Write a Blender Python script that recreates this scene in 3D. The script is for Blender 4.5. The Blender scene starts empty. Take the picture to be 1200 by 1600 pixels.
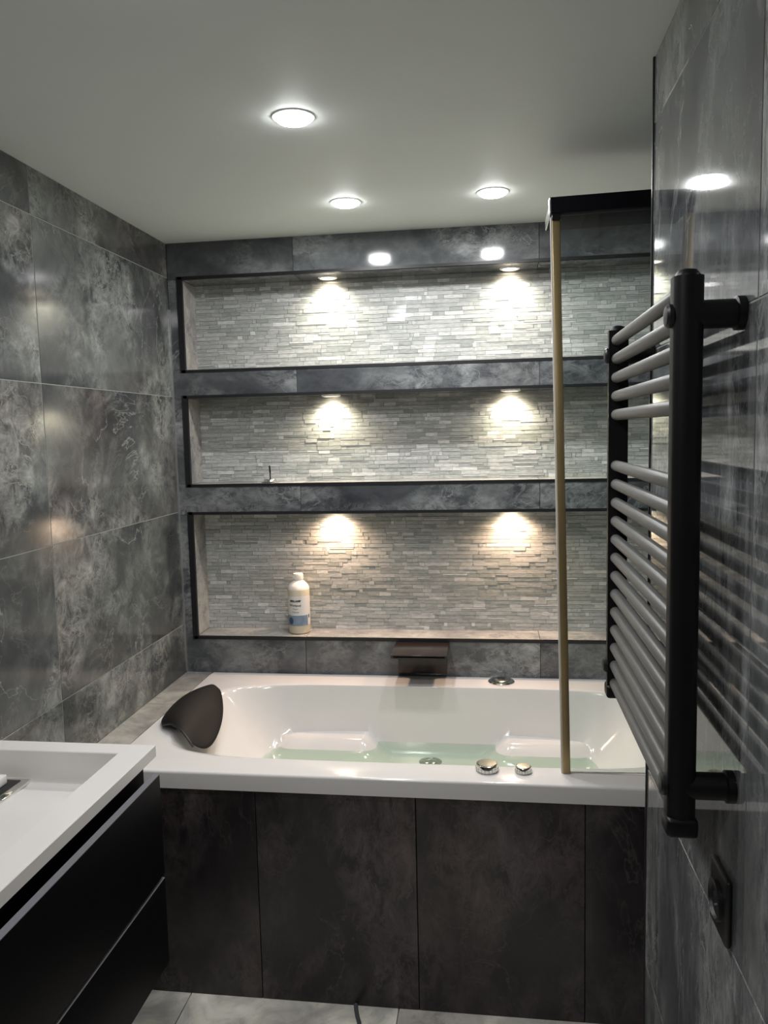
import bpy, bmesh, math, random
from mathutils import Vector, Matrix
random.seed(7)
SC = bpy.context.scene
COL = SC.collection

# ------------------------------------------------------------------ camera, world, exposure
CAM_POS = Vector((1.22235, 0.0, 1.61444))
YAW, PIT, ROL, FPX = -0.135864, -0.100672, -0.023119, 1236.83
cd = bpy.data.cameras.new('camera'); cam = bpy.data.objects.new('camera', cd); COL.objects.link(cam)
fw = Vector((math.sin(YAW)*math.cos(PIT), math.cos(YAW)*math.cos(PIT), math.sin(PIT)))
r0 = Vector((math.cos(YAW), -math.sin(YAW), 0)); u0 = r0.cross(fw)
rt = r0*math.cos(ROL) + u0*math.sin(ROL); up = -r0*math.sin(ROL) + u0*math.cos(ROL)
M = Matrix((rt, up, -fw)).transposed().to_4x4(); M.translation = CAM_POS
cam.matrix_world = M
cd.sensor_fit = 'VERTICAL'; cd.sensor_height = 36.0; cd.lens = FPX/1600*36.0; cd.clip_start = 0.02
SC.camera = cam
W = bpy.data.worlds.new('world'); SC.world = W; W.use_nodes = True
W.node_tree.nodes['Background'].inputs[0].default_value = (0.5, 0.55, 0.6, 1)
W.node_tree.nodes['Background'].inputs[1].default_value = 0.0
SC.view_settings.view_transform = 'Standard'; SC.view_settings.look = 'None'
SC.view_settings.gamma = 1.0; SC.view_settings.use_curve_mapping = False
SC.view_settings.exposure = -0.1
CEIL_W = 5.6      # watts of one ceiling spotlight
NICHE_W = 9.5      # watts of one niche spotlight

# ------------------------------------------------------------------ room measures (metres)
YB = 2.969                     # tiled face of the back wall
ZC = 2.3475                    # ceiling
ZR = 0.676                     # bath rim
XW, YE = 1.554, 1.727          # near right wall face and its far end
XA = 1.907                     # alcove right wall
YF = -1.0                      # wall behind the camera
NX0, NX1 = 0.052, 1.855        # niche opening
NICHES = [(1.870, 2.211), (1.427, 1.761), (0.820, 1.3074)]
ND = 0.145                     # niche depth
ROWS = [0.0, 0.419, 0.869, 1.319, 1.769, 2.219, ZC]

# ------------------------------------------------------------------ materials
def nt(name):
    m = bpy.data.materials.new(name); m.use_nodes = True
    n = m.node_tree.nodes; l = m.node_tree.links
    return m, n, l, n['Principled BSDF']
def plain(name, col, rough=0.5, metal=0.0, noise=0.0, spec=0.5, nscale=40):
    m, n, l, b = nt(name)
    b.inputs['Roughness'].default_value = rough; b.inputs['Metallic'].default_value = metal
    b.inputs['Specular IOR Level'].default_value = spec
    g = n.new('ShaderNodeNewGeometry'); t = n.new('ShaderNodeTexNoise'); t.inputs['Scale'].default_value = nscale
    t.inputs['Detail'].default_value = 4
    l.new(g.outputs['Position'], t.inputs['Vector'])
    mx = n.new('ShaderNodeMix'); mx.data_type = 'RGBA'
    a = [max(0, c*(1-noise)) for c in col]; c2 = [min(1, c*(1+noise)) for c in col]
    mx.inputs[6].default_value = (*a, 1); mx.inputs[7].default_value = (*c2, 1)
    l.new(t.outputs['Fac'], mx.inputs[0]); l.new(mx.outputs[2], b.inputs['Base Color'])
    return m
def ramp(n, pts):
    r = n.new('ShaderNodeValToRGB'); e = r.color_ramp.elements
    while len(e) > 1: e.remove(e[-1])
    e[0].position = pts[0][0]; e[0].color = (*pts[0][1], 1)
    for p, c in pts[1:]:
        x = e.new(p); x.color = (*c, 1)
    return r
def marble(name, stretch=(1, 1, 1), dark=1.0, rough=0.12, tint=(1, 1, 1), light=1.0, rot=0.0, warm=0.35, spec=0.5):
    """dark grey stone with cloudy pale patches and fine veins, offset tile by tile"""
    m, n, l, b = nt(name)
    g = n.new('ShaderNodeNewGeometry'); oi = n.new('ShaderNodeObjectInfo')
    mul = n.new('ShaderNodeVectorMath'); mul.operation = 'SCALE'; mul.inputs[0].default_value = (13.1, 7.7, 19.3)
    l.new(oi.outputs['Random'], mul.inputs['Scale'])
    add = n.new('ShaderNodeVectorMath'); add.operation = 'ADD'
    l.new(g.outputs['Position'], add.inputs[0]); l.new(mul.outputs[0], add.inputs[1])
    mp = n.new('ShaderNodeMapping'); mp.inputs['Scale'].default_value = stretch; mp.inputs['Rotation'].default_value = (rot, rot*0.6, 0)
    l.new(add.outputs[0], mp.inputs['Vector'])
    def noise(scale, detail, rgh, dist):
        t = n.new('ShaderNodeTexNoise'); t.inputs['Scale'].default_value = scale; t.inputs['Detail'].default_value = detail
        t.inputs['Roughness'].default_value = rgh; t.inputs['Distortion'].default_value = dist
        l.new(mp.outputs[0], t.inputs['Vector']); return t
    big = noise(2.1, 6, 0.60, 0.5)
    base = ramp(n, [(0.36, (0.040*dark, 0.041*dark, 0.047*dark)), (0.5, (0.085*dark, 0.088*dark, 0.090*dark)),
                    (0.62, (0.16*dark, 0.165*dark, 0.160*dark)), (0.75, (0.21*dark, 0.215*dark, 0.205*dark))])
    mid = noise(8.0, 7, 0.65, 0.8); bm_ = n.new('ShaderNodeMix'); bm_.inputs[0].default_value = 0.38
    l.new(big.outputs['Fac'], bm_.inputs[2]); l.new(mid.outputs['Fac'], bm_.inputs[3]); l.new(bm_.outputs[0], base.inputs[0])
    # pale crazed patches
    pat = noise(2.9, 4, 0.55, 0.6); pr = ramp(n, [(0.43, (0, 0, 0)), (0.60, (1, 1, 1))]); l.new(pat.outputs['Fac'], pr.inputs[0])
    craz = noise(15, 12, 0.78, 0.5); cr = ramp(n, [(0.42, (0, 0, 0)), (0.66, (1, 1, 1))]); l.new(craz.outputs['Fac'], cr.inputs[0])
    pm = n.new('ShaderNodeMath'); pm.operation = 'MULTIPLY'
    l.new(pr.outputs[0], pm.inputs[0]); l.new(cr.outputs[0], pm.inputs[1])
    # veins: ridges of a distorted noise
    def vein(scale, dist, w, amt):
        v = noise(scale, 6, 0.6, dist)
        s = n.new('ShaderNodeMath'); s.operation = 'SUBTRACT'; s.inputs[1].default_value = 0.5; l.new(v.outputs['Fac'], s.inputs[0])
        a = n.new('ShaderNodeMath'); a.operation = 'ABSOLUTE'; l.new(s.outputs[0], a.inputs[0])
        r = ramp(n, [(0.0, (amt, amt, amt)), (w, (0, 0, 0))]); l.new(a.outputs[0], r.inputs[0]); return r
    v1 = vein(2.3, 0.9, 0.007, 0.6); v2 = vein(5.0, 1.2, 0.010, 0.22)
    vm = n.new('ShaderNodeMath'); vm.operation = 'MAXIMUM'; l.new(v1.outputs[0], vm.inputs[0]); l.new(v2.outputs[0], vm.inputs[1])
    gate = noise(1.9, 2, 0.5, 0.5); gr = ramp(n, [(0.48, (0.0, 0.0, 0.0)), (0.62, (1, 1, 1))]); l.new(gate.outputs['Fac'], gr.inputs[0])
    vg = n.new('ShaderNodeMath'); vg.operation = 'MULTIPLY'; l.new(vm.outputs[0], vg.inputs[0]); l.new(gr.outputs[0], vg.inputs[1])
    v3 = vein(10.0, 0.9, 0.022, 0.75); vp = n.new('ShaderNodeMath'); vp.operation = 'MULTIPLY'; l.new(v3.outputs[0], vp.inputs[0]); l.new(pr.outputs[0], vp.inputs[1])
    vx = n.new('ShaderNodeMath'); vx.operation = 'MAXIMUM'; l.new(vp.outputs[0], vx.inputs[0]); l.new(vg.outputs[0], vx.inputs[1])
    tot = n.new('ShaderNodeMath'); tot.operation = 'MAXIMUM'; l.new(pm.outputs[0], tot.inputs[0]); l.new(vx.outputs[0], tot.inputs[1])
    mx = n.new('ShaderNodeMix'); mx.data_type = 'RGBA'; l.new(tot.outputs[0], mx.inputs[0]); l.new(base.outputs[0], mx.inputs[6])
    mx.inputs[7].default_value = (0.40*light, 0.405*light, 0.385*light, 1)
    # brownish drifts
    wn = noise(1.6, 3, 0.5, 0.8); wr = ramp(n, [(0.45, (0, 0, 0)), (0.7, (warm, warm, warm))]); l.new(wn.outputs['Fac'], wr.inputs[0])
    m2 = n.new('ShaderNodeMix'); m2.data_type = 'RGBA'; m2.blend_type = 'MULTIPLY'
    l.new(wr.outputs[0], m2.inputs[0]); l.new(mx.outputs[2], m2.inputs[6]); m2.inputs[7].default_value = (1.0, 0.82, 0.80, 1)
    m3 = n.new('ShaderNodeMix'); m3.data_type = 'RGBA'; m3.blend_type = 'MULTIPLY'; m3.inputs[0].default_value = 1
    l.new(m2.outputs[2], m3.inputs[6]); m3.inputs[7].default_value = (*tint, 1)
    l.new(m3.outputs[2], b.inputs['Base Color'])
    b.inputs['Roughness'].default_value = rough; b.inputs['Specular IOR Level'].default_value = spec
    return m
def emit(name, col, s):
    m = bpy.data.materials.new(name); m.use_nodes = True; n = m.node_tree.nodes; l = m.node_tree.links
    n.clear(); o = n.new('ShaderNodeOutputMaterial'); e = n.new('ShaderNodeEmission')
    e.inputs[0].default_value = (*col, 1); e.inputs[1].default_value = s; l.new(e.outputs[0], o.inputs[0]); return m
def clear(name, col, ior, rough=0.0):
    m = bpy.data.materials.new(name); m.use_nodes = True; n = m.node_tree.nodes; l = m.node_tree.links
    n.clear(); o = n.new('ShaderNodeOutputMaterial'); t = n.new('ShaderNodeBsdfTransparent'); t.inputs[0].default_value = (*col, 1)
    g = n.new('ShaderNodeBsdfGlossy'); g.inputs['Roughness'].default_value = rough
    f = n.new('ShaderNodeFresnel'); f.inputs[0].default_value = ior; mx = n.new('ShaderNodeMixShader')
    l.new(f.outputs[0], mx.inputs[0]); l.new(t.outputs[0], mx.inputs[1]); l.new(g.outputs[0], mx.inputs[2]); l.new(mx.outputs[0], o.inputs[0])
    return m
def mosaic_mat(name):
    m, n, l, b = nt(name)
    g = n.new('ShaderNodeNewGeometry'); oi = n.new('ShaderNodeObjectInfo')
    ad = n.new('ShaderNodeMath'); ad.operation = 'ADD'; l.new(g.outputs['Random Per Island'], ad.inputs[0]); l.new(oi.outputs['Random'], ad.inputs[1])
    fr = n.new('ShaderNodeMath'); fr.operation = 'FRACT'; l.new(ad.outputs[0], fr.inputs[0])
    r = ramp(n, [(0.0, (0.40, 0.42, 0.405)), (0.18, (0.45, 0.47, 0.455)), (0.4, (0.50, 0.515, 0.50)), (0.62, (0.55, 0.56, 0.545)),
                 (0.85, (0.60, 0.605, 0.595)), (0.93, (0.72, 0.72, 0.71)), (1.0, (0.80, 0.80, 0.79))])
    l.new(fr.outputs[0], r.inputs[0])
    t = n.new('ShaderNodeTexNoise'); t.inputs['Scale'].default_value = 90; t.inputs['Detail'].default_value = 5
    mp = n.new('ShaderNodeMapping'); mp.inputs['Scale'].default_value = (0.5, 1, 2.2)
    l.new(g.outputs['Position'], mp.inputs[0]); l.new(mp.outputs[0], t.inputs[0])
    rr = ramp(n, [(0.3, (0.72, 0.73, 0.72)), (0.7, (1.1, 1.1, 1.1))]); l.new(t.outputs['Fac'], rr.inputs[0])
    mx = n.new('ShaderNodeMix'); mx.data_type = 'RGBA'; mx.blend_type = 'MULTIPLY'; mx.inputs[0].default_value = 1
    l.new(r.outputs[0], mx.inputs[6]); l.new(rr.outputs[0], mx.inputs[7]); l.new(mx.outputs[2], b.inputs['Base Color'])
    m2 = n.new('ShaderNodeMath'); m2.operation = 'MULTIPLY'; m2.inputs[1].default_value = 7.31; l.new(fr.outputs[0], m2.inputs[0])
    f2 = n.new('ShaderNodeMath'); f2.operation = 'FRACT'; l.new(m2.outputs[0], f2.inputs[0])
    r2 = ramp(n, [(0.0, (0.10, 0.10, 0.10)), (0.35, (0.14, 0.14, 0.14)), (0.4, (0.5, 0.5, 0.5)), (1, (0.6, 0.6, 0.6))]); l.new(f2.outputs[0], r2.inputs[0])
    l.new(r2.outputs[0], b.inputs['Roughness'])
    return m

MT = {
 'left': marble('grey marble tile polished', (1, 1.0, 1.0), 0.88, 0.12, tint=(0.98, 1.01, 1.0), light=1.0, rot=0.5, warm=0.75),
 'back': marble('dark grey marble tile', (0.8, 1, 1.2), 1.0, 0.10, tint=(0.96, 1.0, 1.06), light=0.95, rot=0.3, warm=0.2),
 'right': marble('streaked grey marble tile', (1, 1.5, 0.55), 1.15, 0.045, tint=(0.97, 1, 1.05), light=1.25, rot=0.1, warm=0.15, spec=0.95),
 'panel': marble('brown grey marble tile', (1.3, 1, 0.7), 0.23, 0.30, tint=(1.14, 0.91, 1.0), light=0.27, rot=0.4, warm=0.8),
 'ledge': marble('pale stone tile', (1, 1, 1), 3.2, 0.25, tint=(1.05, 1.0, 0.93), light=0.9, rot=0.4, warm=0.2),
 'niche': marble('niche lining tile', (1, 1, 1), 3.4, 0.25, tint=(1.04, 0.98, 0.93), light=1.3, rot=0.4, warm=0.2),
 'mosaic': mosaic_mat('glass and stone strip mosaic'),
 'grout': plain('mosaic grout', (0.42, 0.43, 0.42), 0.8, noise=0.1),
 'grout_light': plain('light tile grout', (0.30, 0.31, 0.29), 0.8, noise=0.1),
 'grout_dark': plain('dark tile grout', (0.03, 0.03, 0.03), 0.8, noise=0.1),
 'ceiling': plain('white ceiling paint', (0.82, 0.875, 0.845), 0.55, noise=0.02, nscale=6),
 'floor': marble('cream floor tile', (1, 1, 1), 7.0, 0.35, tint=(1.08, 1.02, 0.92), light=1.6, rot=0.4, warm=0.1),
 'acrylic': plain('white sanitary acrylic', (0.76, 0.735, 0.725), 0.12, noise=0.01),
 'basin': plain('white cast basin', (0.80, 0.775, 0.76), 0.18, noise=0.01),
 'black': plain('black lacquer drawer', (0.004, 0.0035, 0.0045), 0.5, noise=0.2, spec=0.08),
 'black_metal': plain('matt black steel', (0.005, 0.005, 0.006), 0.42, noise=0.2, spec=0.35),
 'canopy': plain('matt black canopy', (0.006, 0.006, 0.009), 0.7, noise=0.2, spec=0.1),
 'rail': plain('dusty lit black enamel', (0.13, 0.13, 0.125), 0.42, noise=0.12, nscale=90),  # bar black painted paler for the light on it and some dust
 'trim': plain('black trim profile', (0.010, 0.010, 0.012), 0.45, noise=0.2),
 'silver': plain('brushed trim', (0.62, 0.63, 0.62), 0.3, 0.8, noise=0.1),
 'chrome': plain('chrome', (0.78, 0.77, 0.73), 0.10, 1.0, noise=0.05),
 'chrome_dull': plain('dull chrome', (0.55, 0.58, 0.54), 0.22, 1.0, noise=0.15),
 'dark': plain('dark plastic', (0.012, 0.012, 0.013), 0.4, noise=0.2),
 'brass': plain('brass seal profile', (0.34, 0.255, 0.125), 0.36, 0.55, noise=0.12),
 'edge_white': plain('pale sealing lip', (0.72, 0.70, 0.66), 0.4, noise=0.05),
 'pillow': plain('charcoal foam', (0.012, 0.010, 0.010), 0.55, spec=0.2, noise=0.25, nscale=12),
 'spout': plain('black brown metal', (0.028, 0.020, 0.019), 0.22, noise=0.2),
 'lit_edge': plain('lit black drawer top', (0.20, 0.20, 0.22), 0.35, noise=0.1),  # top of the black drawer painted grey as lit from above
 'lens': emit('lit lamp lens', (1.0, 1.0, 1.0), 45.0),
 'lens_warm': emit('lit warm lamp lens', (1.0, 0.84, 0.62), 16.0),
 'ring': plain('white lamp ring', (0.8, 0.8, 0.78), 0.35, noise=0.02),
 'glass': clear('clear shower glass', (0.93, 0.96, 0.95), 1.35),
 'water': clear('bath water', (0.80, 0.90, 0.82), 1.33),
 'bottle': plain('cream bottle plastic', (0.66, 0.58, 0.44), 0.35, noise=0.05),
 'bottle_top': plain('white bottle plastic', (0.80, 0.75, 0.68), 0.35, noise=0.03),
 'label': plain('white paper label', (0.74, 0.71, 0.68), 0.5, noise=0.03),
 'ink': plain('black ink', (0.02, 0.018, 0.018), 0.5, noise=0.1),
 'ink_grey': plain('grey ink', (0.16, 0.16, 0.16), 0.5, noise=0.1),
 'blue': plain('blue print', (0.20, 0.27, 0.36), 0.5, noise=0.45, nscale=35),
 'blue_dark': plain('deep blue print', (0.04, 0.08, 0.15), 0.5, noise=0.4, nscale=60),
 'wall_paint': plain('grey wall', (0.22, 0.22, 0.22), 0.6, noise=0.05),
 'cable': plain('grey strip', (0.09, 0.095, 0.10), 0.5, noise=0.1),
}

# ------------------------------------------------------------------ helpers
def link(name, me, mat, parent=None, loc=None):
    o = bpy.data.objects.new(name, me); COL.objects.link(o)
    if mat is not None and not me.materials: me.materials.append(MT[mat])
    if parent is not None: o.parent = parent
    if loc is not None: o.location = loc
    return o
def mesh_bm(name, bm, smooth=False):
    me = bpy.data.meshes.new(name); bmesh.ops.recalc_face_normals(bm, faces=bm.faces[:]); bm.to_mesh(me); bm.free()
    if smooth:
        for p in me.polygons: p.use_smooth = True
    return me
def auto_smooth(me, ang=40):
    for p in me.polygons: p.use_smooth = True
    bm = bmesh.new(); bm.from_mesh(me)
    for e in bm.edges:
        if len(e.link_faces) == 2 and e.calc_face_angle(0) > math.radians(ang): e.smooth = False
    bm.to_mesh(me); bm.free(); return me
def tag(o, label=None, cat=None, group=None, kind=None):
    if label: o['label'] = label
    if cat: o['category'] = cat
    if group: o['group'] = group
    if kind: o['kind'] = kind
    return o
def empty(name, loc):
    o = bpy.data.objects.new(name, None); COL.objects.link(o); o.location = loc; o.empty_display_size = 0.05; return o
def add_box(bm, a, b, bev=0.0, seg=2):
    x0, y0, z0 = a; x1, y1, z1 = b
    r = bmesh.ops.create_cube(bm, size=1.0); vs = r['verts']
    for v in vs: v.co = Vector(((x0+x1)/2+v.co.x*(x1-x0), (y0+y1)/2+v.co.y*(y1-y0), (z0+z1)/2+v.co.z*(z1-z0)))
    if bev > 0:
        es = list({e for v in vs for e in v.link_edges})
        bmesh.ops.bevel(bm, geom=es, offset=bev, segments=seg, affect='EDGES', profile=0.5)
def box(name, a, b, mat, parent=None, bev=0.0, seg=2, origin=None):
    """a box in world coordinates; its origin sits at the centre of its base (or the parent's origin is subtracted)"""
    a = Vector(a); b = Vector(b); c = Vector(((a.x+b.x)/2, (a.y+b.y)/2, min(a.z, b.z)))
    bm = bmesh.new(); add_box(bm, a-c, b-c, bev, seg); me = mesh_bm(name, bm)
    if bev > 0: auto_smooth(me, 50)
    o = link(name, me, mat, parent)
    o.location = c - (wpos(parent) if parent else Vector((0, 0, 0)))
    return o
def wpos(p):
    v = Vector((0, 0, 0))
    while p is not None: v = v + p.location; p = p.parent
    return v
def lathe(bm, prof, seg=32, cen=(0, 0, 0), axis='Z'):
    rings = []
    for r, h in prof:
        ring = []
        for i in range(seg):
            a = 2*math.pi*i/seg; p = (r*math.cos(a), r*math.sin(a), h)
            if axis == 'X': p = (p[2], p[0], p[1])
            if axis == 'Y': p = (p[0], p[2], p[1])
            ring.append(bm.verts.new((p[0]+cen[0], p[1]+cen[1], p[2]+cen[2])))
        rings.append(ring)
    for k in range(len(rings)-1):
        for i in range(seg):
            j = (i+1) % seg; bm.faces.new((rings[k][i], rings[k][j], rings[k+1][j], rings[k+1][i]))
    bm.faces.new(rings[0][::-1]); bm.faces.new(rings[-1])
def lathe_obj(name, prof, mat, parent=None, loc=(0, 0, 0), seg=32, axis='Z'):
    """loc is in world coordinates"""
    bm = bmesh.new(); lathe(bm, prof, seg, axis=axis); me = auto_smooth(mesh_bm(name, bm), 35)
    o = link(name, me, mat, parent); o.location = Vector(loc) - (wpos(parent) if parent else Vector((0, 0, 0))); return o
def tube(name, pts, r, mat, parent=None, seg=12):
    pts = [Vector(p) for p in pts]; base = pts[0].copy(); bm = bmesh.new(); rings = []
    for i, p in enumerate(pts):
        d = (pts[min(i+1, len(pts)-1)] - pts[max(i-1, 0)]).normalized()
        s = d.cross(Vector((0, 0, 1))); s = Vector((1, 0, 0)) if s.length < 1e-4 else s.normalized(); t = s.cross(d)
        rings.append([bm.verts.new(p-base + (s*math.cos(2*math.pi*k/seg) + t*math.sin(2*math.pi*k/seg))*r) for k in range(seg)])
    for a, b in zip(rings, rings[1:]):
        for i in range(seg): bm.faces.new((a[i], a[(i+1) % seg], b[(i+1) % seg], b[i]))
    bm.faces.new(rings[0][::-1]); bm.faces.new(rings[-1])
    o = link(name, auto_smooth(mesh_bm(name, bm), 50), mat, parent); o.location = base - (wpos(parent) if parent else Vector((0, 0, 0))); return o

_tiles = {}
def tile(size, loc, mat, parent, name='tile'):
    """one tile: a box with a hair of arris, mesh shared by size; loc is its centre in world space"""
    key = (tuple(round(s, 4) for s in size), mat)
    if key not in _tiles:
        bm = bmesh.new(); add_box(bm, Vector(size)*-0.5, Vector(size)*0.5, 0.0008, 1)
        me = mesh_bm('tile', bm); me.materials.append(MT[mat]); _tiles[key] = me
    o = bpy.data.objects.new(name, _tiles[key]); COL.objects.link(o); o.parent = parent
    o.location = Vector(loc) - wpos(parent); return o
GAP = 0.0024; TT = 0.010        # joint width, tile thickness
def tile_rect(axis, face, us, zs, mat, parent, sign):
    """tiles over a rectangle grid. axis 0: wall at X=face spanning Y (us) and Z; axis 1: wall at Y=face spanning X"""
    for u0_, u1_ in zip(us, us[1:]):
        for z0, z1 in zip(zs, zs[1:]):
            w = abs(u1_-u0_)-GAP; h = abs(z1-z0)-GAP; uc = (u0_+u1_)/2; zc = (z0+z1)/2
            if axis == 0: tile((TT, w, h), (face - sign*TT/2, uc, zc), mat, parent)
            else: tile((w, TT, h), (uc, face - sign*TT/2, zc), mat, parent)
def struct(o, label=None): o['kind'] = 'structure'; (tag(o, label) if label else None); return o

# ------------------------------------------------------------------ the room shell
# floor
fl = box('floor', (-0.1, YF-0.1, -0.12), (2.05, 3.35, -0.008), 'grout_light'); struct(fl, 'pale cream tiled bathroom floor')
FX = [0.0, 0.342, 0.951, 1.554]; FY = [YF, -0.39, 0.22, 0.83, 1.44, 2.062]
for x0, x1 in zip(FX, FX[1:]):
    for y0, y1 in zip(FY, FY[1:]):
        tile((x1-x0-0.003, y1-y0-0.003, TT), ((x0+x1)/2, (y0+y1)/2, -TT/2), 'floor', fl)
tile((XA-XW-0.003, 2.062-YE-0.003, TT), ((XA+XW)/2, (2.062+YE)/2, -TT/2), 'floor', fl)
# ceiling
ce = box('ceiling', (-0.1, YF-0.1, ZC), (2.05, 3.35, ZC+0.1), 'ceiling'); struct(ce, 'smooth white painted ceiling with recessed spotlights')
# left wall
wl = box('wall_left', (-0.1, YF, 0), (-0.0010, YB, ZC), 'grout_light'); struct(wl, 'polished grey marble tiled wall left of the bath')
tile_rect(0, 0.0, [YF, -0.645, 0.255, 1.155, 2.055, YB], ROWS, 'left', wl, 1)
# near right wall
wr = box('wall_right', (XW+0.0010, YF, 0), (XA+0.1, YE-0.003, ZC), 'grout_light'); struct(wr, 'glossy streaked marble tiled wall behind the towel radiator')
tile_rect(0, XW, [YF, -0.73, 0.17, 1.062, YE], ROWS, 'right', wr, -1)
tile_rect(1, YE, [XW+TT, XA], ROWS, 'right', wr, 1)
# alcove right wall
wa = box('wall_alcove', (XA+0.003, YE, 0), (XA+0.1, YB, ZC), 'grout_light'); struct(wa, 'tiled wall at the far end of the bath')
tile_rect(0, XA, [YE, 2.06, YB], ROWS, 'back', wa, -1)
# wall behind the camera
wf = box('wall_front', (-0.1, YF-0.1, 0), (XA+0.1, YF-0.003, ZC), 'grout_light'); struct(wf, 'tiled wall behind the viewer')
tile_rect(1, YF, [0.0, 0.6, 1.2, XW], ROWS, 'left', wf, 1)

# back wall with three long niches
bm = bmesh.new()
YN = YB + ND                      # face of the mosaic
add_box(bm, (-0.1, YN+0.006, 0), (XA+0.1, YN+0.1, ZC))
zb = [0.0] + [v for n_ in NICHES[::-1] for v in n_] + [ZC]
for k in range(0, len(zb), 2):
    add_box(bm, (-0.1, YB+0.003, zb[k]+(0 if k == 0 else TT)), (XA+0.1, YN+0.006, zb[k+1]-(0 if k == len(zb)-2 else TT)))
for z0, z1 in NICHES:
    add_box(bm, (-0.1, YB+0.003, z0-TT), (NX0-TT, YN+0.006, z1+TT)); add_box(bm, (NX1+TT, YB+0.003, z0-TT), (XA+0.1, YN+0.006, z1+TT))
wb = link('wall_back', mesh_bm('wall_back', bm), 'grout_dark'); struct(wb, 'dark marble tiled back wall with three long mosaic niches')
BX = [0.0, 0.494, 1.400, XA]
for k in range(0, len(zb), 2):
    z0, z1 = zb[k], zb[k+1]
    if k == 0: z0 = 0.60
    for x0, x1 in zip(BX, BX[1:]):
        tile((x1-x0-0.0016, TT, z1-z0), ((x0+x1)/2, YB+TT/2, (z0+z1)/2), 'back', wb)
# strip sizes of the mosaic
PITCH = 0.0152; JT = 0.0013
LENS = [(0.0975, 3), (0.0725, 4), (0.0475, 4), (0.0475, 2), (0.0225, 2), (0.0150, 2)]
_strips = {}
def strip_mesh(Lx, h, d):
    key = (round(Lx, 4), round(h, 4), round(d, 4))
    if key not in _strips:
        b2 = bmesh.new(); add_box(b2, (-Lx/2, 0, -h/2), (Lx/2, d+0.004, h/2)); me = mesh_bm('mosaic_strip', b2); me.materials.append(MT['mosaic']); _strips[key] = me
    return _strips[key]
for ni, (z0, z1) in enumerate(NICHES):
    # tiled sides, floor and ceiling of the niche
    for xa, xb in ((0.0, NX0), (NX1, XA)):
        tile((xb-xa-0.001, TT, z1-z0-0.001), ((xa+xb)/2, YB+TT/2, (z0+z1)/2), 'back', wb)
    dpt = ND - TT; yc = YB+TT+dpt/2
    tile((TT, dpt, z1-z0), (NX0-TT/2, yc, (z0+z1)/2), 'niche', wb); tile((TT, dpt, z1-z0), (NX1+TT/2, yc, (z0+z1)/2), 'niche', wb)
    for x0, x1 in ((NX0, 0.494), (0.494, 1.400), (1.400, NX1)):
        tile((x1-x0-0.0016, dpt, TT), ((x0+x1)/2, yc, z0-TT/2), 'niche', wb); tile((x1-x0-0.0016, dpt, TT), ((x0+x1)/2, yc, z1+TT/2), 'back', wb)
    # grout bed with strips on it
    mp = box('mosaic_panel', (NX0, YN, z0), (NX1, YN+0.006, z1), 'grout', wb)
    nrow = int(round((z1-z0)/PITCH)); ph = (z1-z0)/nrow; rng = random.Random(31+ni); cand = []
    bag = [L for L, w in LENS for _ in range(w)]
    for r in range(nrow):
        x = NX0 - rng.random()*0.05; zc = z0 + ph*(r+0.5)
        while x < NX1:
            L = rng.choice(bag); a = max(x, NX0); e = min(x+L, NX1)
            if e-a > 0.004:
                d = rng.choice((0.0015, 0.0020, 0.0028, 0.0036))
                if L > 0.03 and rng.random() < 0.16:       # two thin strips one above the other
                    cand.append((a, e-JT, zc+ph/4, ph/2-JT, d)); cand.append((a, e-JT, zc-ph/4, ph/2-JT, d*0.6))
                else: cand.append((a, e-JT, zc, ph-JT, d))
            x += L
    full = [c for c in cand if abs(c[1]-c[0]-0.0962) < 1e-4 and c[3] > 0.01]
    vis = [c for c in full if c[0] < 1.70]; rng.shuffle(vis); single = set(vis[:98])
    b2 = bmesh.new()
    for c in cand:
        a, e, zc, h, d = c
        if c in single:
            o = bpy.data.objects.new('mosaic_strip', strip_mesh(e-a, h, d)); COL.objects.link(o); o.parent = mp
            o.location = Vector(((a+e)/2, YN-d, zc)) - wpos(mp)
        else:
            w0 = wpos(mp); add_box(b2, Vector((a, YN-d, zc-h/2))-w0, Vector((e, YN+0.004, zc+h/2))-w0)
    st = link('mosaic_strips', mesh_bm('mosaic_strips', b2), 'mosaic', mp); st['kind'] = 'stuff'
    # black edge profile round the opening
    b2 = bmesh.new(); t = 0.011; y0, y1 = YB-0.002, YB+0.012
    add_box(b2, (NX0-t, y0, z0-t), (NX1+t, y1, z0)); add_box(b2, (NX0-t, y0, z1), (NX1+t, y1, z1+t))
    add_box(b2, (NX0-t-0.006, y0, z0-t), (NX0+0.004, y1, z1+t)); add_box(b2, (NX1, y0, z0-t), (NX1+t, y1, z1+t))
    tr = link('trim_%d' % (ni+1), mesh_bm('trim', b2), 'trim'); struct(tr, 'black metal edging round the %s mosaic niche' % ('top', 'middle', 'bottom')[ni])
tr = box('trim_4', (0.0, YB-0.006, ZR), (0.005, YB, 2.10), 'silver'); struct(tr, 'thin pale corner strip where left and back walls meet')
tr = box('trim_5', (XW-0.003, YE-0.004, 0), (XW+0.010, YE+0.003, ZC), 'trim'); struct(tr, 'thin black edge strip on the outer corner of the right wall')

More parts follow.
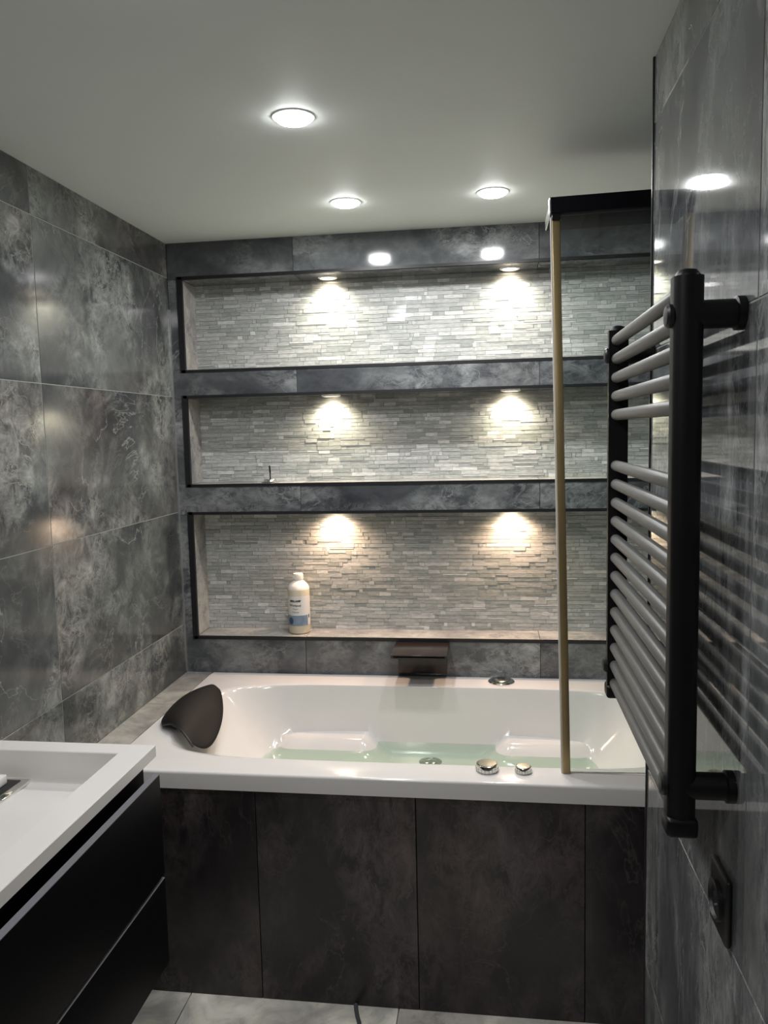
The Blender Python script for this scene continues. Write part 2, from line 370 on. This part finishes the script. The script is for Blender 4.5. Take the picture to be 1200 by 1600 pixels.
# ------------------------------------------------------------------ lamps
def spot_light(name, parent, loc, power, col, size_deg, blend, radius):
    ld = bpy.data.lights.new(name, 'SPOT'); ld.energy = power; ld.color = col; ld.spot_size = math.radians(size_deg); ld.spot_blend = blend
    ld.shadow_soft_size = radius
    o = bpy.data.objects.new(name, ld); COL.objects.link(o); o.parent = parent; o.location = loc; return o
def ceiling_spot(x, y, label, p=1.0):
    t = empty('ceiling_spotlight', (x, y, ZC))
    lathe_obj('ring', [(0.043, 0.0), (0.043, -0.002), (0.046, -0.003), (0.050, -0.002), (0.051, 0.0)], 'ring', t, (x, y, ZC), 36)
    lathe_obj('lens', [(0.0435, -0.001), (0.0425, -0.005), (0.036, -0.010), (0.022, -0.014), (0.004, -0.0155)], 'lens', t, (x, y, ZC), 36)
    ld = bpy.data.lights.new('ceiling_lamp_light', 'AREA'); ld.shape = 'DISK'; ld.size = 0.078; ld.energy = CEIL_W*p; ld.color = (1.0, 0.995, 0.995)
    o = bpy.data.objects.new('ceiling_lamp_light', ld); COL.objects.link(o); o.parent = t; o.location = (0, 0, -0.0175)
    tag(t, label, 'spotlight', 'ceiling spotlights')
ceiling_spot(0.774, 1.880, 'round white ceiling spotlight nearest the viewer, before the bath')
ceiling_spot(0.769, 2.578, 'round white ceiling spotlight above the pillow side of the bath')
ceiling_spot(1.235, 2.568, 'round white ceiling spotlight above the bath beside the shower screen')
ceiling_spot(0.69, 1.20, 'round white ceiling spotlight over the vanity, just out of view')
ceiling_spot(0.78, 0.10, 'round white ceiling spotlight overhead of the viewer, out of view')
def niche_spot(x, z, label, col, p):
    y = YB + 0.100
    t = empty('niche_spotlight', (x, y, z))
    lathe_obj('ring', [(0.026, 0.0), (0.026, -0.003), (0.030, -0.005), (0.036, -0.003), (0.038, 0.0)], 'ring', t, (x, y, z), 28)
    lathe_obj('lens', [(0.0265, -0.0005), (0.026, -0.002), (0.015, -0.003), (0.003, -0.0035)], 'lens_warm', t, (x, y, z), 28)
    spot_light('niche_lamp_light', t, (0, 0, -0.012), NICHE_W*p, col, 150, 0.9, 0.02)
    tag(t, label, 'spotlight', 'niche spotlights')
for nm, z, col, p in (('top', NICHES[0][1], (1, 0.92, 0.74), 1.0), ('middle', NICHES[1][1], (1, 0.88, 0.66), 0.85), ('bottom', NICHES[2][1], (1, 0.68, 0.46), 1.1)):
    niche_spot(0.605, z, 'small lit spotlight in the roof of the %s niche, left one of the pair' % nm, col, p)
    niche_spot(1.298, z, 'small lit spotlight in the roof of the %s niche, right one of the pair' % nm, col, p)

# ------------------------------------------------------------------ bath
BX0, BX1, BY0, BY1 = 0.107, XA-0.004, 2.047, YB-0.003
bath = empty('bathtub', ((BX0+BX1)/2, (BY0+BY1)/2, 0.40)); w0 = wpos(bath)
def bath_mesh():
    cx, cy = 0.99, 2.495; N = 288; verts = []; faces = []; rings = []
    angs = sorted([2*math.pi*i/N for i in range(N)])
    def outer(a, inset, z):
        c, s = math.cos(a), math.sin(a)
        X0, X1, Y0, Y1 = BX0+inset-cx, BX1-inset-cx, BY0+inset-cy, BY1-inset-cy
        r = min((X1/c if c > 1e-9 else X0/c if c < -1e-9 else 9), (Y1/s if s > 1e-9 else Y0/s if s < -1e-9 else 9))
        return (cx+r*c, cy+r*s, z)
    # push nearest samples onto the corners
    cor = [math.atan2(y-cy, x-cx) % (2*math.pi) for x in (BX0, BX1) for y in (BY0, BY1)]
    for c in cor:
        k = min(range(N), key=lambda i: abs(angs[i]-c)); angs[k] = c
    def inner(a, ha, hb, n, z):
        c, s = math.cos(a), math.sin(a); r = (abs(c/ha)**n + abs(s/hb)**n)**(-1/n); return (cx+r*c, cy+r*s, z)
    def ring(fn): rings.append([fn(a) for a in angs])
    ring(lambda a: outer(a, 0.012, ZR-0.050)); ring(lambda a: outer(a, 0.0, ZR-0.050))
    for k in range(5):
        t = k/4*math.pi/2; ring(lambda a, t=t: outer(a, 0.008*(1-math.cos(t)), ZR-0.008+0.008*math.sin(t)))
    ring(lambda a: inner(a, 0.802, 0.352, 5, ZR))
    prof = [(0, 0), (0.012, 0.006), (0.03, 0.02), (0.06, 0.05), (0.11, 0.11), (0.2, 0.22), (0.3, 0.34), (0.4, 0.46), (0.5, 0.58), (0.6, 0.70), (0.7, 0.81), (0.8, 0.90), (0.9, 0.96), (1.0, 0.99), (1.08, 1.0)]
    for i_, h_ in prof: ring(lambda a, i_=i_, h_=h_: inner(a, 0.79-0.26*i_, 0.34-0.055*i_, 5-0.8*h_, ZR-0.001-DEPTH*h_))
    ha, hb = 0.79-0.26*1.08, 0.34-0.055*1.08
    for k in range(1, 24): f = 1-k*0.0125; ring(lambda a, f=f: inner(a, ha*f, hb*f, 4.2, ZR-0.001-DEPTH))
    for f in (0.6, 0.45, 0.3, 0.15, 0.03): ring(lambda a, f=f: inner(a, ha*f, hb*f, 4.2, ZR-0.001-DEPTH))
    def sm(x, a, b): t = min(1, max(0, (x-a)/(b-a))); return t*t*(3-2*t)
    out = []
    for r in rings:
        q = []
        for x, y, z in r:
            if z < 0.60 and 2.16 < y:
                # moulded arm rests along the long sides
                for xl, xr in ((0.40, 0.84), (1.19, 1.60)):
                    mx = sm(x, xl-0.02, xl+0.09)*sm(xr-x, -0.02, 0.09)
                    my = max(sm(y, 2.635, 2.745), sm(2.355-y, 0, 0.11))
                    top = 0.512; hgt = ZR-DEPTH + (top-(ZR-DEPTH))*mx*my
                    z = max(z, hgt)
            q.append((x, y, z))
        out.append(q)
    rings_ = out
    for r in rings_: verts.extend([tuple(Vector(p)-w0) for p in r])
    for k in range(len(rings_)-1):
        for i in range(N):
            j = (i+1) % N; faces.append((k*N+i, k*N+j, (k+1)*N+j, (k+1)*N+i))
    faces.append(tuple((len(rings_)-1)*N+i for i in range(N)))
    me = bpy.data.meshes.new('bath_shell'); me.from_pydata(verts, [], faces); me.update()
    bm = bmesh.new(); bm.from_mesh(me); bmesh.ops.recalc_face_normals(bm, faces=bm.faces[:]); bm.to_mesh(me); bm.free()
    return auto_smooth(me, 55)
DEPTH = 0.235
link('bath_shell', bath_mesh(), 'acrylic', bath)
zf = ZR-0.001-DEPTH
dr = lathe_obj('drain', [(0.041, 0), (0.041, 0.002), (0.036, 0.0045), (0.028, 0.0045), (0.026, 0.002)], 'chrome_dull', bath, (0.998, 2.712, zf), 32)
lathe_obj('drain_plug', [(0.0235, 0.0), (0.0235, 0.004), (0.018, 0.007), (0.004, 0.008)], 'chrome_dull', dr, (0.998, 2.712, zf), 28)
# chrome overflow and filler fitting on the back rim
ov = lathe_obj('overflow_fitting', [(0.049, 0), (0.049, 0.004), (0.044, 0.008), (0.036, 0.008), (0.034, 0.004)], 'chrome', bath, (1.252, 2.905, ZR), 36)
lathe_obj('overflow_dial', [(0.031, 0.003), (0.031, 0.010), (0.026, 0.013), (0.004, 0.013)], 'chrome_dull', ov, (1.252, 2.905, ZR), 32)
box('overflow_slot', (1.238, 2.895, ZR+0.012), (1.266, 2.921, ZR+0.0145), 'dark', ov, 0.001)
# two control knobs on the front rim
def knob(x, y, R, h, name):
    k = lathe_obj(name, [(R*0.92, 0), (R*0.92, h*0.15), (R*1.0, h*0.22), (R*1.0, h*0.85), (R*0.97, h*0.97), (R*0.92, h)], 'chrome', bath, (x, y, ZR), 36)
    bm = bmesh.new()
    for i in range(18):
        a = 2*math.pi*i/18; c = Vector((math.cos(a)*R, math.sin(a)*R, h*0.35)); lathe(bm, [(0.0022, -h*0.22), (0.0022, h*0.22)], 6, c)
    link('knob_grip', mesh_bm('knob_grip', bm), 'chrome_dull', k)
    lathe_obj('knob_face', [(R*0.86, 0), (R*0.84, 0.0012), (R*0.1, 0.0016)], 'chrome_dull', k, (x, y, ZR+h), 32)
knob(1.203, 2.125, 0.030, 0.021, 'whirlpool_knob'); knob(1.302, 2.122, 0.0215, 0.017, 'air_control_knob')
# stub feet out of sight carry the tub
for x in (0.35, 1.65):
    for y in (2.25, 2.75): lathe_obj('foot', [(0.03, 0), (0.03, 0.02), (0.012, 0.03), (0.012, zf-0.01)], 'dark', bath, (x, y, 0.0), 12)
tag(bath, 'white acrylic whirlpool bath with wide rim below the mosaic niches', 'bathtub')
# water
wz = zf + 0.040
bm = bmesh.new(); vs = []
for i in range(96):
    a = 2*math.pi*i/96; c, s = math.cos(a), math.sin(a); n_ = 4.3; ha, hb = 0.79-0.26*0.80, 0.34-0.055*0.80
    r = (abs(c/ha)**n_+abs(s/hb)**n_)**(-1/n_); vs.append(bm.verts.new((r*c, r*s, 0)))
bm.faces.new(vs); wt = link('bath_water', mesh_bm('bath_water', bm), 'water', None, (0.99, 2.495, wz))
tag(wt, 'shallow clear greenish water in the bottom of the bath', 'water', kind='stuff')

# tiled ledge between left wall and bath
lg = box('bath_ledge', (0.0, 2.062, 0.0), (0.105, YB, ZR-TT-0.002), 'grout_dark'); struct(lg, 'narrow pale stone tiled ledge between left wall and bath')
for y0, y1 in ((2.047, 2.60), (2.60, YB)): tile((0.104, y1-y0-0.001, TT), (0.053, (y0+y1)/2, ZR-TT/2-0.002), 'ledge', lg)
# tiled bath front
bp = box('bath_panel', (0.0, 2.066, 0.0), (XA, 2.10, ZR-0.055), 'grout_dark'); struct(bp, 'dark brown marble tiled front of the bath')
PX = [0.0, 0.107, 0.557, 1.009, 1.461, XA]
for x0, x1 in zip(PX, PX[1:]): tile((x1-x0-0.0022, TT, ZR-0.054), ((x0+x1)/2, 2.057+TT/2, (ZR-0.054)/2), 'panel', bp)

# ------------------------------------------------------------------ bath pillow
pil = empty('bath_pillow', (0.22, 2.48, ZR+0.004)); pw = wpos(pil)
G = [
 [(.150,2.375,.683),(.163,2.354,.690),(.205,2.325,.706),(.245,2.294,.704),(.276,2.276,.682),(.298,2.268,.656),(.330,2.303,.628)],
 [(.132,2.415,.682),(.160,2.390,.716),(.198,2.380,.730),(.238,2.368,.712),(.272,2.362,.688),(.300,2.365,.662),(.336,2.372,.636)],
 [(.130,2.500,.682),(.160,2.495,.730),(.196,2.492,.738),(.232,2.490,.726),(.262,2.488,.706),(.290,2.486,.682),(.320,2.480,.654)],
 [(.150,2.580,.684),(.180,2.575,.732),(.206,2.572,.736),(.232,2.570,.726),(.255,2.570,.712),(.276,2.570,.696),(.294,2.570,.680)],
 [(.196,2.668,.692),(.218,2.660,.726),(.228,2.660,.727),(.236,2.660,.722),(.242,2.660,.716),(.247,2.660,.711),(.251,2.660,.705)]]
bm = bmesh.new(); g = [[bm.verts.new(Vector(p)-pw) for p in row] for row in G]
for i in range(4):
    for j in range(6): bm.faces.new((g[i][j], g[i][j+1], g[i+1][j+1], g[i+1][j]))
cush = link('cushion', mesh_bm('cushion', bm, True), 'pillow', pil)
s = cush.modifiers.new('thick', 'SOLIDIFY'); s.thickness = 0.010; s.offset = 0; s2 = cush.modifiers.new('soft', 'SUBSURF'); s2.levels = 3; s2.render_levels = 3
tube('piping', [Vector(G[0][j]) + Vector((0, 0, 0.000)) for j in range(1, 6)], 0.0035, 'dark', pil, 8)
tag(pil, 'charcoal foam bath pillow hung over the left end of the bath', 'pillow')

# ------------------------------------------------------------------ waterfall spout
sp = empty('bath_spout', (0.955, YB, 0.76))
box('spout_plate', (0.852, 2.786, 0.803), (1.057, YB-0.001, 0.8075), 'spout', sp, 0.001)
for x0, x1 in ((0.852, 0.858), (1.051, 1.057)): box('spout_side', (x0, 2.800, 0.790), (x1, YB-0.001, 0.8032), 'spout', sp)
box('spout_channel', (0.860, 2.80, 0.789), (1.049, YB-0.001, 0.794), 'spout', sp)
box('shade_flange', (0.862, YB-0.020, 0.690), (1.047, YB-0.0005, 0.789), 'spout', sp, 0.002)  # dark flange plate that stands in for the spout's shadow on the tile
tag(sp, 'flat black waterfall spout on the back wall over the bath', 'faucet')

# ------------------------------------------------------------------ shower screen
scr = empty('shower_screen', (1.418, 2.130, ZR)); sw = wpos(scr); scr.rotation_euler = (0, math.radians(-1.05), 0)
def sbox(name, a, b, mat, parent, bev=0.0):
    o = box(name, a, b, mat, None, bev); o.parent = parent; o.location = o.location - wpos(parent); return o
sbox('glass_pane', (1.424, 2.126, ZR+0.001), (XA-0.045, 2.134, 2.172), 'glass', scr)
bp_ = sbox('edge_profile', (1.4085, 2.118, ZR+0.001), (1.4285, 2.142, 2.150), 'brass', scr, 0.0015)
lip = box('seal_lip', (1.4045, 2.124, ZR+0.001), (1.4085, 2.138, 2.150), 'edge_white', None); lip.parent = bp_; lip.location = lip.location - sw - bp_.location
tb = sbox('top_rail', (1.4055, 2.110, 2.156), (XA-0.045, 2.150, 2.196), 'canopy', scr, 0.002)
cn = box('canopy', (1.4075, 2.1505, 2.160), (XA-0.045, 2.310, 2.190), 'canopy', None, 0.002); cn.parent = tb; cn.location = cn.location - sw - tb.location
ce_ = box('canopy_edge', (1.4045, 2.1505, 2.162), (1.4075, 2.310, 2.188), 'chrome_dull', None); ce_.parent = tb; ce_.location = ce_.location - sw - tb.location
cb = box('corner_block', (1.4085, 2.114, 2.140), (1.4295, 2.146, 2.156), 'black_metal', None); cb.parent = tb; cb.location = cb.location - sw - tb.location
cp = box('end_cap', (1.4025, 2.110, 2.160), (1.4055, 2.150, 2.196), 'silver', None); cp.parent = tb; cp.location = cp.location - sw - tb.location
tag(scr, 'clear glass shower screen with brass edge and black top rail', 'shower screen')

# ------------------------------------------------------------------ towel radiator
RX = 1.483; RY0, RY1 = 1.120, 1.705; RZ0, RZ1 = 1.050, 1.810
rad = empty('towel_radiator', (RX, (RY0+RY1)/2, RZ0)); rw = wpos(rad)
def post_mesh(inward):
    """D shaped upright with flat side towards the bars"""
    bm = bmesh.new(); prof = []
    hw = 0.0195
    for i in range(13):
        a = -math.pi/2 + math.pi*i/12; prof.append((hw*math.sin(a), -inward*(0.006+0.013*math.cos(a))))
    prof += [(hw, inward*0.012), (-hw, inward*0.012)]
    lo = [bm.verts.new((x, y, 0)) for x, y in prof]; hi = [bm.verts.new((x, y, RZ1-RZ0)) for x, y in prof]
    n_ = len(prof)
    for i in range(n_): bm.faces.new((lo[i], lo[(i+1) % n_], hi[(i+1) % n_], hi[i]))
    bm.faces.new(lo[::-1]); bm.faces.new(hi); return auto_smooth(mesh_bm('post', bm), 40)
for y, s in ((RY0, 1), (RY1, -1)):
    p = link('post', post_mesh(s), 'black_metal', rad); p.location = Vector((RX, y, RZ0))-rw
    lathe_obj('end_cap', [(0.0165, 0), (0.0160, 0.003), (0.0125, 0.008), (0.005, 0.0105)], 'black_metal', p, (RX, y, RZ1), 24)
    bm = bmesh.new(); add_box(bm, (-0.0215, -0.021, -0.016), (0.0215, 0.021, 0.012), 0.006, 3)
    bc = link('bottom_cap', auto_smooth(mesh_bm('bottom_cap', bm), 40), 'black_metal', p); bc.location = (0, 0, 0.004)
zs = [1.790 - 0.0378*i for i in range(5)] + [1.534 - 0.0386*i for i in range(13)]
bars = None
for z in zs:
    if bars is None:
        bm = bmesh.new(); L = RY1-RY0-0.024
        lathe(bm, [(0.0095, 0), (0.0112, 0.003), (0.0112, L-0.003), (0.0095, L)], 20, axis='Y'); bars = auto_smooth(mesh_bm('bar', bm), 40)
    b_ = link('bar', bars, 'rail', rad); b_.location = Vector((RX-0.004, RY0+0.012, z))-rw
for y in (RY0, RY1):
    for z in (1.760, 1.108):
        br = lathe_obj('wall_bracket', [(0.019, 0), (0.019, XW-RX-0.012), (0.0225, XW-RX-0.010), (0.0225, XW-RX)], 'black_metal', rad, (RX, y, z), 28, 'X')
        lathe_obj('fixing_cap', [(0.016, 0), (0.016, -0.005), (0.013, -0.0085), (0.004, -0.010)], 'dark', br, (RX-0.019, y + (0.004 if y == RY0 else -0.004), z), 24, 'X')
tag(rad, 'black ladder towel radiator on the right wall, bars greyed for light and dust', 'radiator')
# socket low on the right wall
so = empty('wall_socket', (XW, 1.150, 0.870))
box('plate', (XW-0.009, 1.108, 0.872), (XW-0.0005, 1.192, 0.972), 'dark', so, 0.004, 3)
rm = lathe_obj('socket_rim', [(0.030, 0), (0.030, -0.006), (0.026, -0.007), (0.024, -0.002)], 'dark', so, (XW-0.009, 1.150, 0.922), 28, 'X')
for dz in (-0.0095, 0.0095): lathe_obj('pin_hole', [(0.003, 0), (0.003, -0.0035)], 'chrome_dull', rm, (XW-0.010, 1.150, 0.922+dz), 10, 'X')
tag(so, 'small black wall socket below the towel radiator', 'socket')

# ------------------------------------------------------------------ vanity
VX1, VY0, VY1, VZ = 0.418, 0.90, 1.742, 0.880
van = empty('vanity_unit', (0.21, (VY0+VY1)/2, 0.33)); vw = wpos(van)
box('cabinet_body', (0.003, VY0+0.01, 0.335), (0.392, VY1-0.018, VZ-0.085), 'black', van)
box('front_rail', (0.372, VY0+0.01, VZ-0.085), (0.392, VY1-0.018, VZ-0.0295), 'black', van)
box('side_rail', (0.003, VY1-0.036, VZ-0.085), (0.371, VY1-0.018, VZ-0.0295), 'black', van)
bm = bmesh.new()
def cavity(bm):
    # slab with a rectangular basin: rings of rectangles
    def rect(x0, x1, y0, y1, z0, z1=None):
        z1 = z0 if z1 is None else z1
        return [bm.verts.new(Vector(p)-vw) for p in ((x0, y0, z1), (x1, y0, z1), (x1, y1, z0), (x0, y1, z0))]
    r = [rect(0.003, VX1-0.012, VY0, VY1, VZ-0.030), rect(0.003, VX1, VY0, VY1, VZ-0.028), rect(0.003, VX1, VY0, VY1, VZ-0.0015), rect(0.003, VX1-0.0015, VY0+0.0015, VY1-0.0015, VZ),
         rect(0.028, 0.350, 1.150, 1.689, VZ), rect(0.030, 0.348, 1.152, 1.687, VZ-0.002), rect(0.034, 0.340, 1.170, 1.682, VZ-0.066, VZ-0.050), rect(0.040, 0.332, 1.180, 1.676, VZ-0.074, VZ-0.056), rect(0.050, 0.320, 1.195, 1.660, VZ-0.077, VZ-0.058)]
    for a, b in zip(r, r[1:]):
        for i in range(4): bm.faces.new((a[i], a[(i+1) % 4], b[(i+1) % 4], b[i]))
    bm.faces.new(r[-1])
cavity(bm)
bs = link('basin_top', mesh_bm('basin_top', bm), 'basin', van)
zp = VZ-0.0755
wp = box('waste_plate', (0.035, 1.570, zp), (0.130, 1.679, zp+0.009), 'chrome', bs, 0.002)
box('waste_slot', (0.046, 1.582, zp+0.008), (0.112, 1.668, zp+0.0105), 'dark', wp, 0.001)
box('waste_cover', (0.036, 1.595, zp+0.010), (0.090, 1.650, zp+0.032), 'basin', wp, 0.003)
for i, (z0, z1) in enumerate(((0.563, 0.812), (0.335, 0.553))):
    d = box('drawer', (0.4125, VY0+0.005, z0), (0.430, VY1-0.012, z1), 'black', van, 0.0015)
    box('drawer_lit_top', (0.4132, VY0+0.006, z1-0.0006), (0.4295, VY1-0.013, z1+0.0008), 'lit_edge', d)
tag(van, 'wall hung vanity with white basin top and two black drawers', 'vanity')

# ------------------------------------------------------------------ bottle
BXc, BYc, BZ = 0.452, 3.052, NICHES[2][0]
bo = empty('cleaner_bottle', (BXc, BYc, BZ)); bo.rotation_euler = (0, 0, 0)
R = 0.0435
body = lathe_obj('bottle_body', [(R*0.86, 0.0), (R*0.97, 0.004), (R, 0.012), (R, 0.176), (R*0.995, 0.178)], 'bottle', bo, (BXc, BYc, BZ), 40)
lathe_obj('shoulder', [(R*0.995, 0.178), (R*0.97, 0.186), (R*0.80, 0.199), (R*0.50, 0.210), (R*0.44, 0.213), (R*0.44, 0.218)], 'bottle_top', bo, (BXc, BYc, BZ), 40)
cap = lathe_obj('screw_cap', [(R*0.46, 0.216), (R*0.47, 0.218), (R*0.47, 0.236), (R*0.44, 0.240), (R*0.05, 0.240)], 'bottle_top', bo, (BXc, BYc, BZ), 32)
bm = bmesh.new()
for i in range(24):
    a = 2*math.pi*i/24; add_box(bm, (R*0.47*math.cos(a)-0.0007, R*0.47*math.sin(a)-0.0007, 0.219), (R*0.47*math.cos(a)+0.0007, R*0.47*math.sin(a)+0.0007, 0.235))
link('cap_ribs', mesh_bm('cap_ribs', bm), 'bottle_top', cap)
def wrap(name, mat, a0, a1, z0, z1, dr_, parent, n_=20):
    """a piece of printed label bent round the bottle; angle 0 faces the room (-Y), positive to the right"""
    bm = bmesh.new(); rr = R+dr_; lo, hi = [], []
    for i in range(n_+1):
        a = math.radians(a0+(a1-a0)*i/n_); p = (rr*math.sin(a), -rr*math.cos(a)); lo.append(bm.verts.new((p[0], p[1], z0))); hi.append(bm.verts.new((p[0], p[1], z1)))
    for i in range(n_): bm.faces.new((lo[i], lo[i+1], hi[i+1], hi[i]))
    return link(name, mesh_bm(name, bm, True), mat, parent)
lab = wrap('label', 'label', -75, 92, 0.036, 0.154, 0.0006, bo, 28)
wrap('label_picture', 'blue', -75, 62, 0.036, 0.077, 0.0010, lab, 24)
bm = bmesh.new(); rgs = []
for rr_ in (0.001, 0.004, 0.007, 0.010, 0.013):
    row = []
    for i in range(24):
        a = 2*math.pi*i/24; an = math.radians(-34)+0.85*rr_*math.cos(a)/R; row.append(bm.verts.new(((R+0.0014)*math.sin(an), -(R+0.0014)*math.cos(an), 0.055+rr_*1.1*math.sin(a))))
    rgs.append(row)
bm.faces.new(rgs[0])
for ra, rb in zip(rgs, rgs[1:]):
    for i in range(24): bm.faces.new((ra[i], ra[(i+1) % 24], rb[(i+1) % 24], rb[i]))
link('label_emblem', mesh_bm('label_emblem', bm), 'blue_dark', lab)
wrap('label_mark', 'ink', 68, 76, 0.064, 0.078, 0.0010, lab, 4)
def label_text(txt, size, z, a_c, mat, bold=0.0):
    cu = bpy.data.curves.new('t', 'FONT'); cu.body = txt; cu.size = size; cu.align_x = 'CENTER'; cu.offset = bold; cu.resolution_u = 2
    ob = bpy.data.objects.new('t', cu); COL.objects.link(ob); bpy.context.view_layer.update()
    me = bpy.data.meshes.new_from_object(ob.evaluated_get(bpy.context.evaluated_depsgraph_get())); bpy.data.objects.remove(ob)
    rr = R+0.0016
    for v in me.vertices:
        a = math.radians(a_c) + v.co.x/rr; v.co = Vector((rr*math.sin(a), -rr*math.cos(a), z+v.co.y))
    me.materials.clear(); link('label_print', me, mat, lab)
label_text('BRILLAMP', 0.0105, 0.132, -6, 'ink', 0.0006)
label_text('Whirlpool', 0.0118, 0.114, -8, 'ink', 0.0002)
label_text('Clean', 0.0095, 0.101, -6, 'ink_grey')
label_text('Cleaner', 0.0100, 0.088, -6, 'ink_grey')
tag(bo, 'white and amber plastic cleaner bottle standing in the bottom niche', 'bottle')

# ------------------------------------------------------------------ small spike holder in the middle niche
hz = NICHES[1][0]; hx, hy = 0.357, 3.035
ho = empty('spike_holder', (hx, hy, hz))
lathe_obj('base_plate', [(0.034, 0), (0.036, 0.002), (0.034, 0.004), (0.026, 0.005), (0.024, 0.011), (0.022, 0.013), (0.004, 0.0135)], 'chrome', ho, (hx, hy, hz), 32)
tube('spike', [(hx+0.0005, hy, hz+0.012), (hx+0.0005, hy, hz+0.040), (hx-0.001, hy, hz+0.066)], 0.0034, 'dark', ho, 10)
tag(ho, 'tiny chrome disc with upright dark spike in the middle niche', 'holder')

# ------------------------------------------------------------------ thin strip lying on the floor
fs = tube('floor_strip', [(0.829, 2.052, 0.006), (0.834, 2.030, 0.006), (0.842, 2.005, 0.006), (0.850, 1.985, 0.006), (0.853, 1.95, 0.006), (0.850, 1.90, 0.006)], 0.006, 'cable', None, 8)
tag(fs, 'thin dark grey cord lying on the pale floor by the bath', 'cord')
